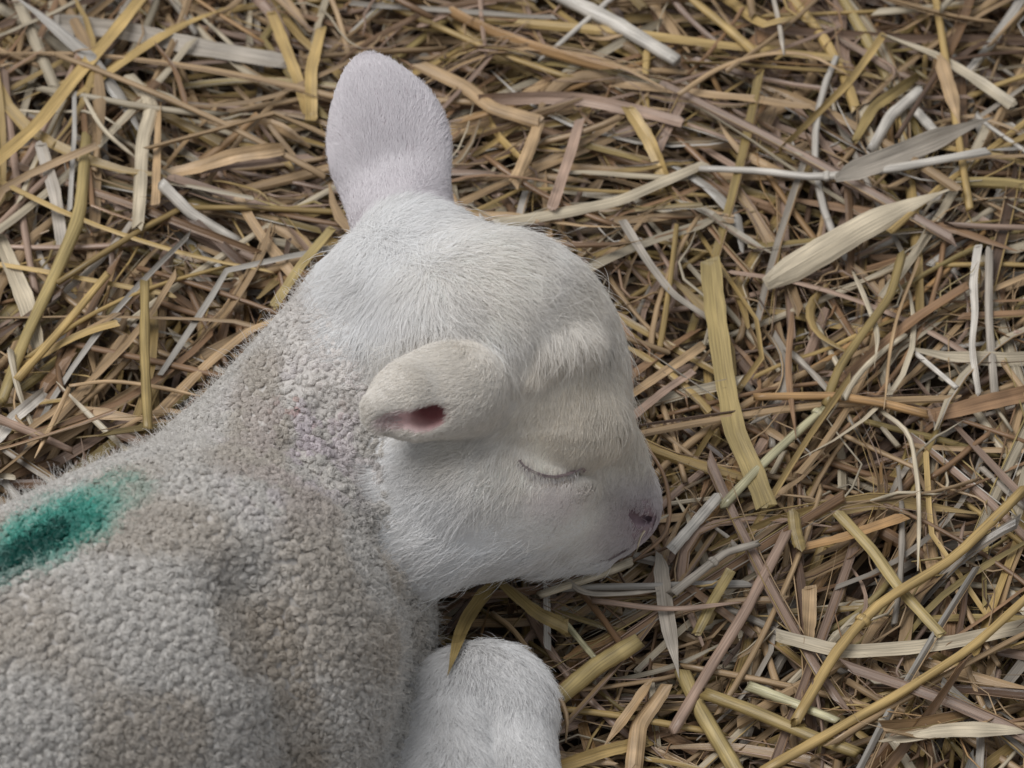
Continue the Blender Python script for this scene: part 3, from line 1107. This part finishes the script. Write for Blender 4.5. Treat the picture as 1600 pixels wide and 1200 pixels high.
# ------------------------------------------------------------------ single straws traced from the photograph
# (points in photograph pixels, width in pixels, colour, form 0 split 1 round 2 leaf 3 fibre, lift above the pile in mm, label)
HERO = [
    ([(-25, 268), (60, 195), (110, 130), (175, 55), (235, -20)], 20, 'golden', 0, 5, 'long golden split straw rising diagonally over a dark gap in the bedding'),
    ([(115, 150), (216, 78), (280, 40), (355, 12)], 22, 'golden', 2, 4, 'golden tapering straw blade crossing the broad grey stem'),
    ([(85, 37), (190, 47), (304, 74), (445, 98)], 30, 'grey', 0, 3, 'broad grey flattened stem running towards the upright ear'),
    ([(425, 20), (466, 125), (482, 178)], 18, 'golden', 0, 3, 'golden straw beside the upright ear, leaning left of its twin'),
    ([(503, 44), (486, 111), (486, 185)], 19, 'golden', 0, 5, 'golden straw standing next to the upright ear tip'),
    ([(132, 152), (162, 202), (216, 250)], 7, 'pale', 3, 4, 'thin pale pink straw fibre curving over brown bedding'),
    ([(202, 118), (240, 160), (222, 216), (218, 290), (214, 354)], 23, 'pale', 0, 3, 'pale kinked flat straw with a sharp bend near its top'),
    ([(249, 165), (246, 240), (243, 320)], 14, 'tan', 0, 6, 'narrow tan straw lying along the pale kinked one'),
    ([(253, 275), (310, 262), (365, 243), (440, 232)], 22, 'tan', 0, 4, 'tan split straw pointing at the upright ear base'),
    ([(250, 285), (300, 335), (372, 378)], 20, 'white', 1, 4, 'shiny white round stem beyond the lamb\'s neck'),
    ([(64, 225), (87, 305), (97, 380)], 20, 'grey', 0, 3, 'grey tan split straw with a forked upper end'),
    ([(135, 215), (125, 340), (88, 425), (34, 540), (4, 625)], 21, 'yellow', 1, 5, 'long yellow round stem bending in the middle'),
    ([(-5, 365), (40, 470), (60, 540)], 28, 'pale', 0, 3, 'wide pale cream straw under the long yellow stem'),
    ([(226, 440), (226, 552), (231, 668)], 16, 'olive', 1, 26, 'upright olive brown stem standing against the lamb\'s back'),
    ([(449, 492), (388, 515), (320, 570), (243, 648)], 20, 'tan', 0, 9, 'long tan ribbon of straw lying along the lamb\'s neck'),
    ([(520, 357), (472, 414), (429, 478)], 20, 'yellow', 0, 8, 'yellow split straw touching the wool behind the upright ear'),
    ([(27, 593), (115, 492), (168, 428)], 14, 'golden', 1, 5, 'narrow golden stem slanting beside the long yellow one'),
    ([(-4, 690), (20, 654), (68, 613)], 19, 'white', 0, 5, 'short shiny white straw near the lamb\'s back'),
    ([(-8, 652), (50, 676), (112, 704)], 16, 'pinkish', 1, 9, 'pinkish round stem tucked against the lamb\'s back'),
    ([(108, 603), (169, 596), (236, 603), (326, 622)], 7, 'tan', 3, 9, 'thin tan fibre crossing the upright olive stem'),
    ([(108, 606), (78, 670), (54, 716)], 8, 'tan', 3, 8, 'thin tan fibre hanging down towards the lamb\'s back'),
    ([(874, -8), (964, 37), (1058, 95)], 26, 'white', 1, 4, 'thick glossy white round stem beyond the lamb\'s head'),
    ([(751, 155), (849, 152), (913, 155), (1014, 178), (1065, 192)], 20, 'pinkish', 0, 5, 'long pale pinkish stem lying level behind the head'),
    ([(655, 100), (728, 135), (768, 168), (842, 189)], 22, 'tan', 0, 6, 'tan bent straw starting at the upright ear tip'),
    ([(842, 189), (826, 235), (803, 288)], 20, 'tan', 0, 5, 'tan folded end hanging from the bent straw'),
    ([(906, 189), (893, 236), (862, 327)], 18, 'pinkish', 0, 4, 'pinkish straw pointing down at the forehead hair'),
    ([(981, 169), (1014, 219), (1041, 279)], 21, 'golden', 0, 5, 'golden straw leaning on the level pinkish stem'),
    ([(775, 348), (842, 338), (964, 314), (1065, 270), (1100, 255)], 23, 'pale', 0, 7, 'long pale cream split stem just above the forehead'),
    ([(1094, 263), (1195, 267), (1262, 277), (1303, 275), (1397, 263), (1543, 236)], 15, 'white', 1, 8, 'long white stem with a node lying across the bedding'),
    ([(1306, 277), (1397, 243), (1482, 209), (1545, 185)], 33, 'grey', 2, 6, 'wide grey leaf sheath peeling from the long white stem'),
    ([(1203, 440), (1296, 385), (1364, 346), (1425, 318), (1478, 298)], 44, 'pale', 2, 10, 'broad flat pale straw blade, widest in the bedding'),
    ([(1219, 233), (1279, 175), (1330, 125), (1380, 55)], 12, 'golden', 0, 6, 'narrow golden straw rising to a sharp fold'),
    ([(1377, 54), (1465, 88), (1530, 128), (1583, 165)], 20, 'pale', 0, 7, 'long pale tan straw falling from the sharp fold'),
    ([(1337, 220), (1364, 168), (1434, 118)], 17, 'olive', 0, 6, 'olive straw arched over two shiny white stems'),
    ([(1362, 234), (1392, 180), (1441, 138)], 19, 'white', 1, 5, 'shiny white stem under the olive arched straw'),
    ([(1424, 165), (1468, 214)], 18, 'white', 1, 5, 'short shiny white stem end above the grey sheath'),
    ([(1468, 88), (1484, 140), (1499, 192)], 22, 'tan', 2, 3, 'tan leaf piece under the long pale tan straw'),
    ([(1075, -6), (1144, 50), (1187, 90)], 15, 'golden', 1, 5, 'golden stem ending where thin fibres gather'),
    ([(1208, -5), (1218, 40), (1225, 86)], 8, 'grey', 3, 6, 'thin grey fibre dropping to the thin arching one'),
    ([(1060, 148), (1127, 105), (1202, 84), (1269, 88), (1329, 120)], 9, 'tan', 3, 9, 'thin tan fibre arching in a wide bow'),
    ([(1110, 410), (1117, 481), (1131, 582), (1148, 677), (1178, 738), (1197, 790)], 33, 'yellow', 0, 9, 'thick golden yellow stem running down past the muzzle'),
    ([(1410, 395), (1391, 464), (1347, 522), (1310, 576), (1289, 635)], 17, 'olive', 1, 8, 'brown gold stem curving down to a greenish joint'),
    ([(1289, 637), (1229, 690), (1185, 731), (1130, 790)], 18, 'green', 1, 7, 'bright greenish cream stem below the brown gold one'),
    ([(1512, 447), (1431, 498), (1377, 542), (1316, 596)], 22, 'brown', 0, 4, 'brown split straw behind the brown gold stem'),
    ([(1181, 620), (1303, 618), (1380, 630), (1451, 648)], 14, 'orange', 1, 6, 'narrow orange tan stem lying level, cut at the end'),
    ([(1455, 652), (1530, 632), (1615, 612)], 26, 'brown', 0, 6, 'wide brown stem meeting the orange tan stem'),
    ([(1529, 385), (1521, 440), (1525, 490), (1519, 540), (1530, 615)], 15, 'white', 0, 7, 'crinkled silvery white straw ribbon'),
    ([(1546, 390), (1545, 498), (1554, 616)], 13, 'grey', 0, 5, 'grey straw lying beside the crinkled silvery one'),
    ([(1333, 424), (1354, 471), (1370, 522), (1366, 574)], 9, 'pale', 2, 9, 'thin pale straw with a swollen drooping tip'),
    ([(1238, 488), (1232, 582), (1244, 686)], 10, 'brown', 2, 10, 'dark brown pointed straw sliver'),
    ([(1374, 640), (1418, 677), (1431, 734), (1436, 800), (1434, 892)], 8, 'pale', 3, 10, 'long thin pale fibre curving down to a point'),
    ([(1431, 552), (1495, 606)], 9, 'white', 1, 8, 'short thin white straw beside the level orange stem'),
    ([(1437, 402), (1397, 515), (1381, 640)], 6, 'tan', 3, 8, 'hair-thin tan fibre crossing the brown split straw'),
    ([(1600, 765), (1489, 874), (1372, 943), (1309, 1013), (1240, 1132)], 20, 'golden', 1, 10, 'very long golden stem bent once, reaching the frame edge'),
    ([(1625, 915), (1518, 1013), (1408, 1083), (1317, 1134), (1190, 1206)], 20, 'golden', 1, 9, 'very long straight golden stem below the bent one'),
    ([(1229, 833), (1163, 958), (1097, 1064), (1050, 1145)], 20, 'pinkish', 1, 7, 'straight pinkish brown stem slanting below the muzzle'),
    ([(1309, 800), (1364, 859), (1405, 918), (1471, 990)], 19, 'yellow', 0, 5, 'yellow split straw passing under the bent golden stem'),
    ([(1240, 802), (1243, 830), (1251, 857)], 20, 'olive', 0, 7, 'short olive folded straw end'),
    ([(1251, 857), (1317, 841), (1412, 808)], 20, 'orange', 0, 5, 'orange brown straw joined to the olive folded end'),
    ([(1218, 995), (1317, 1020), (1427, 1013), (1500, 1002), (1615, 976)], 24, 'pale', 0, 5, 'frayed pale straw between the two long golden stems'),
    ([(1380, 1158), (1463, 1141), (1540, 1138), (1615, 1143)], 36, 'pale', 2, 6, 'broad smooth pale blade below the straight golden stem'),
    ([(1067, 1050), (1093, 1108), (1126, 1163), (1155, 1212)], 25, 'yellow', 1, 9, 'thick yellow green stem with a cut upper end'),
    ([(1100, 1083), (1170, 1108), (1265, 1149), (1339, 1176)], 22, 'olive', 1, 6, 'olive gold stem crossing behind the thick yellow green one'),
    ([(1170, 1072), (1236, 1097), (1309, 1127)], 17, 'green', 1, 5, 'shiny pale green straw above the olive gold stem'),
    ([(1050, 928), (1133, 863), (1188, 848)], 15, 'grey', 1, 9, 'grey stem with a silvery node below the muzzle'),
    ([(1052, 856), (1122, 775)], 18, 'white', 0, 7, 'pale cut straw leaning near the nose'),
    ([(1265, 915), (1264, 960), (1262, 1002)], 23, 'tan', 0, 5, 'short tan straw standing over a dark hollow'),
    ([(770, 912), (748, 940), (724, 980), (702, 1047)], 23, 'olive', 2, 58, 'olive folded straw pointing down onto the white foreleg'),
    ([(775, 903), (842, 958), (885, 978)], 25, 'olive', 0, 30, 'olive brown straw folded under the jaw'),
    ([(768, 958), (802, 985), (842, 1042), (883, 1110), (884, 1160)], 9, 'tan', 3, 12, 'thin tan stalk arching past the white foreleg'),
    ([(876, 965), (930, 1029)], 10, 'green', 1, 9, 'thin straight pale yellow straw in front of the jaw'),
    ([(873, 1090), (930, 1042), (993, 1004)], 30, 'yellow', 1, 10, 'thick yellow stem beside the white foreleg'),
    ([(1031, 868), (1042, 961), (1060, 1052)], 25, 'grey', 2, 8, 'wide grey tan leaf hanging below the nose'),
    ([(925, 938), (1045, 951), (1158, 941)], 10, 'pinkish', 3, 11, 'thin pinkish fibre crossing the grey tan leaf'),
    ([(842, 930), (937, 898), (984, 879)], 15, 'pale', 1, 8, 'pale cream stem lying under the chin'),
    ([(873, 894), (910, 924), (961, 928), (1030, 923)], 9, 'grey', 3, 10, 'thin grey fibre looping out from under the chin'),
    ([(1015, 1066), (985, 1110), (944, 1166)], 21, 'tan', 2, 7, 'tan tapering straw below the thick yellow stem'),
    ([(1038, 1076), (998, 1130), (990, 1205)], 27, 'tan', 0, 6, 'wide tan bent straw near the white foreleg'),
    ([(868, 1199), (944, 1174), (1013, 1158)], 21, 'golden', 0, 9, 'golden straw against the bottom of the white foreleg'),
    ([(1140, 894), (1110, 945), (1089, 987)], 17, 'yellow', 0, 5, 'short yellow straw under the grey node stem'),
    ([(1002, 684), (1040, 751), (1041, 829), (989, 878)], 7, 'brown', 3, 22, 'thin brown stalk bowed in front of the nose'),
    ([(1045, 805), (1003, 826), (991, 862)], 4, 'pale', 3, 26, 'hair-thin pale loop hanging on the nose'),
    ([(972, 345), (1012, 410), (1050, 460), (1112, 502)], 15, 'grey', 0, 8, 'pale grey straw slanting down beside the forehead'),
    ([(980, 592), (1035, 552), (1090, 516)], 17, 'brown', 0, 4, 'brown straw pushed out from beside the brow'),
    ([(980, 622), (1040, 580), (1098, 540)], 15, 'tan', 0, 5, 'tan straw lying just below the brown one at the brow'),
    ([(984, 655), (1040, 610), (1085, 580)], 15, 'pinkish', 0, 4, 'pinkish straw reaching the bridge of the nose'),
]


def smooth_path(pts, k):
    """Catmull-Rom through the points, resampled to k points"""
    p = np.asarray(pts, float)
    if len(p) == 2:
        t = np.linspace(0, 1, k)[:, None]
        return p[0] + (p[1] - p[0]) * t
    q = np.concatenate([[2 * p[0] - p[1]], p, [2 * p[-1] - p[-2]]])
    out = []
    for i in range(1, len(q) - 2):
        for t in np.linspace(0, 1, 12, endpoint=False):
            a, b, c, d = q[i - 1], q[i], q[i + 1], q[i + 2]
            out.append(.5 * ((2 * b) + (c - a) * t + (2 * a - 5 * b + 4 * c - d) * t * t + (3 * b - 3 * c + d - a) * t ** 3))
    out.append(p[-1])
    out = np.array(out)
    s = np.concatenate([[0], np.cumsum(np.linalg.norm(np.diff(out, axis=0), axis=1))])
    u = np.linspace(0, s[-1], k)
    return np.stack([np.interp(u, s, out[:, j]) for j in range(out.shape[1])], 1)


def linear_path(pts, k):
    """straight stretches between the points with slightly rounded kinks"""
    p = np.asarray(pts, float)
    s = np.concatenate([[0], np.cumsum(np.linalg.norm(np.diff(p, axis=0), axis=1))])
    u = np.linspace(0, s[-1], k)
    q = np.stack([np.interp(u, s, p[:, j]) for j in range(2)], 1)
    q[1:-1] = q[1:-1] * .6 + (q[:-2] + q[2:]) * .2
    return q


F9 = tube_faces(K, 6)
KH, RH = 17, 8
FH = tube_faces(KH, RH)
NODE_ON = {28: .42, 64: .52, 42: .02, 53: .62}
for i, (pp, wpx, cname, ty, lift, label) in enumerate(HERO):
    pix = smooth_path(pp, KH) if ty >= 2 else linear_path(pp, KH)
    z = np.zeros(KH)
    for it in range(3):
        w3 = np.array([ray_at_height(a, b, zz) for (a, b), zz in zip(pix, z)])
        ix, iy = hidx(w3[:, 0], w3[:, 1])
        h = np.clip(H[ix, iy], -.03, .02)
        u = np.linspace(-1, 1, KH)
        A = np.polyfit(u, h, 1)
        line = A[1] + np.clip(A[0], -.012, .012) * u
        z = line + .35 * max(0, (h - line).max()) + lift * .001 * .45
    w3 = np.array([ray_at_height(a, b, zz) for (a, b), zz in zip(pix, z)])
    # rest on the lamb instead of running through it
    d = sdf_all(to_view(w3), False)
    for it in range(14):
        d = sdf_all(to_view(w3), False)
        push = np.clip((13.0 if lift > 20 else 3.0) - d, 0, None)
        if push.max() <= 0: break
        ok = d > (-400 if lift > 20 else -40)
        w3 = w3 + (push * ok)[:, None] * S * Fv
    kk = 1 - to_view(w3)[:, 2].mean() * S / D
    Wm = np.array([wpx * S * kk])
    s = np.linspace(0, 1, KH)
    r3 = np.random.default_rng(100 + i)
    if ty == 2: tp = np.minimum(1, np.minimum(s * 5 + .45, (1 - s) * 2.6 + .08))
    elif ty == 3: tp = np.minimum(1, (1 - s) * 3 + .3)
    else: tp = np.ones(KH)
    tp = tp * (1 + r3.normal(0, .035, KH))
    view_roll = r3.normal(-.15, .25)
    Vt = tube_rings(w3[None], Wm, np.array([ty]), RH, taper=tp[None], roll=(view_roll + .35 * r3.normal() * np.linspace(-1, 1, KH))[None], seed=i)
    if ty != 3:     # torn ends
        Vt[0, 0] += r3.normal(0, wpx * S * .22, (RH, 1)) * (w3[1] - w3[0]) / (np.linalg.norm(w3[1] - w3[0]) + 1e-9)
        Vt[0, -1] += r3.normal(0, wpx * S * .22, (RH, 1)) * (w3[-1] - w3[-2]) / (np.linalg.norm(w3[-1] - w3[-2]) + 1e-9)
    o = new_mesh('straw', Vt.reshape(-1, 3), FH, M_STRAW, origin=w3[KH // 2])
    if ty in (0, 2): o.data.polygons.foreach_set('use_smooth', np.zeros(len(o.data.polygons), bool))
    straw_attrs(o.data, (PAL[cname] * r3.uniform(.8, .95))[None], w3[None], Wm, KH, RH, np.array([.9 if cname in ('white', 'green') else .45]))
    tag(o, label, 'straw', 'straws lying on top of the bedding')
    if i in NODE_ON:
        j = max(1, int(NODE_ON[i] * KH))
        c = w3[j]; dirn = (w3[min(j + 1, KH - 1)] - w3[j - 1]); dirn /= np.linalg.norm(dirn)
        ndp = c + dirn * np.linspace(-1, 1, 7)[:, None] * Wm[0] * .35
        tpn = 1.0 + .35 * np.cos(np.linspace(-1, 1, 7) * 1.4)
        Vn = tube_rings(ndp[None], Wm, np.array([1]), RH, taper=tpn[None], roll=np.zeros((1, 7)), seed=i)
        on = new_mesh('node', Vn.reshape(-1, 3), tube_faces(7, RH), M_STRAW, parent=o, origin=w3[KH // 2])
        straw_attrs(on.data, (PAL[cname] * .8)[None], ndp[None], Wm, 7, RH, np.array([.6]))

# ------------------------------------------------------------------ the rest of the pile: the largest as single straws, the others as loose bedding
NSING = 300 - len(HERO)
order = np.argsort(-score)[:NSING]
single = np.zeros(ns, bool)
single[order] = True
Vt = tube_rings(P, Wd, Ty, 6)
LANDMARKS = [(560, 60, 'behind the upright ear'), (760, 250, 'between the upright ear and the forehead'), (380, 430, 'beside the woolly neck'), (150, 640, 'along the lamb\'s back'),
             (330, 220, 'near the pale kinked straw'), (90, 120, 'near the broad grey flattened stem'), (60, 420, 'beside the long yellow bent stem'), (980, 60, 'near the thick glossy white stem'),
             (930, 200, 'below the level pinkish stem'), (1240, 150, 'under the thin arching fibre'), (1460, 60, 'beside the sharp folded straw'), (1440, 230, 'near the wide grey leaf sheath'),
             (1340, 400, 'around the broad flat pale blade'), (1030, 420, 'in front of the forehead'), (1140, 560, 'beside the thick golden yellow stem'), (1050, 690, 'next to the nose'),
             (1300, 640, 'near the bright greenish stem'), (1530, 520, 'beside the crinkled silvery ribbon'), (1530, 720, 'under the wide brown stem'), (1340, 880, 'under the bent golden stem'),
             (1500, 930, 'between the two long golden stems'), (1130, 930, 'around the grey node stem'), (960, 960, 'in front of the jaw'), (950, 1120, 'beside the white foreleg'),
             (1150, 1120, 'near the thick yellow green stem'), (1450, 1150, 'near the broad smooth pale blade'), (1280, 1060, 'below the frayed pale straw')]
lmx = np.array([l[0] for l in LANDMARKS]); lmy = np.array([l[1] for l in LANDMARKS])
FORM = ['split straw', 'round straw stem', 'straw leaf blade', 'straw fibre']
for i in order:
    c = P[i, K // 2]
    o = new_mesh('straw', Vt[i].reshape(-1, 3), F9, M_STRAW, origin=c)
    if Ty[i] in (0, 2): o.data.polygons.foreach_set('use_smooth', np.zeros(len(F9), bool))
    straw_attrs(o.data, colr[i:i + 1], P[i:i + 1], Wd[i:i + 1], K, 6, gl[i:i + 1])
    size_w = 'long' if length[i] > .075 else ('short' if length[i] < .05 else 'medium')
    nm = {'dark': 'dark brown', 'grey': 'grey', 'white': 'shiny white', 'pale': 'pale cream'}.get(PN[ci[i]], PN[ci[i]])
    where = LANDMARKS[int(np.argmin((lmx - px[i]) ** 2 + (lmy - py[i]) ** 2))][2]
    bow = np.linalg.norm(P[i, K // 2] - (P[i, 0] + P[i, -1]) / 2) / max(length[i], 1e-6)
    shp = ('broad' if Wd[i] > .0046 else 'narrow' if Wd[i] < .0036 else 'plain') + (' bent' if bow > .07 else ' bowed' if bow > .03 else ' straight')
    lab = '%s %s %s %s %s' % (size_w, shp, nm, FORM[Ty[i]], where)
    tag(o, lab, 'straw', '%s %s %ss in the bedding' % (size_w, nm, FORM[Ty[i]]))
rest = ~single
Vr = Vt[rest]
nr = len(Vr)
Fr = (F9[None] + (np.arange(nr) * K * 6)[:, None, None]).reshape(-1, 4)
bed = new_mesh('straw_bedding', Vr.reshape(-1, 3), Fr, M_STRAW)
bed.data.polygons.foreach_set('use_smooth', np.repeat(np.isin(Ty[rest], (1, 3)), len(F9)))
straw_attrs(bed.data, colr[rest], P[rest], Wd[rest], K, 6, gl[rest])
tag(bed, 'thick tangle of loose tan and golden straw bedding under the lamb', 'straw bedding', kind='stuff')

# the ground below the bedding, uneven
gn = 60
gxv, gyv = np.meshgrid(np.linspace(-3, 3, gn), np.linspace(-3, 3, gn), indexing='ij')
gz = -top * 0 - 0.045 - top - 0.004 + .006 * np.sin(gxv * 9) * np.cos(gyv * 7)
gv = np.stack([gxv, gyv, gz], -1).reshape(-1, 3)
ii = np.arange(gn * gn).reshape(gn, gn)
gf = np.stack([ii[:-1, :-1], ii[1:, :-1], ii[1:, 1:], ii[:-1, 1:]], -1).reshape(-1, 4)
ground = new_mesh('ground', gv, gf, M_GROUND)
tag(ground, 'dark trodden litter under the straw', 'ground', kind='structure')
print('lamb verts', len(V), 'locks', nl, 'straws', ns, 'top', top)

# bits of dark chaff caught in the wool
for x, y, a, l in ((135, 991, 1.35, 13), (253, 697, .8, 8), (292, 745, -.6, 7), (463, 640, .3, 8), (18, 1146, 1.2, 6), (225, 838, .2, 7)):
    w = surface_w(x, y) + 10
    c = C(x, y, w)
    u = np.linspace(-1, 1, 7)[:, None]
    pth = to_world(c + np.array([math.cos(a), -math.sin(a), 0]) * u * l / 2 + np.array([0, 0, 1.5]) * (1 - u * u))
    Wm = np.array([2.6 * S])
    Vn = tube_rings(pth[None], Wm, np.array([1]), 6, taper=(1.1 - .7 * np.abs(u[:, 0]))[None], roll=np.zeros((1, 7)), seed=1)
    o = new_mesh('chaff', Vn.reshape(-1, 3), tube_faces(7, 6), M_STRAW, origin=pth[3])
    straw_attrs(o.data, np.array([[.02, .018, .016]]), pth[None], Wm, 7, 6, np.array([.1]))
    tag(o, 'tiny dark bit of chaff caught in the lamb\'s wool', 'chaff', 'dark chaff bits in the wool')
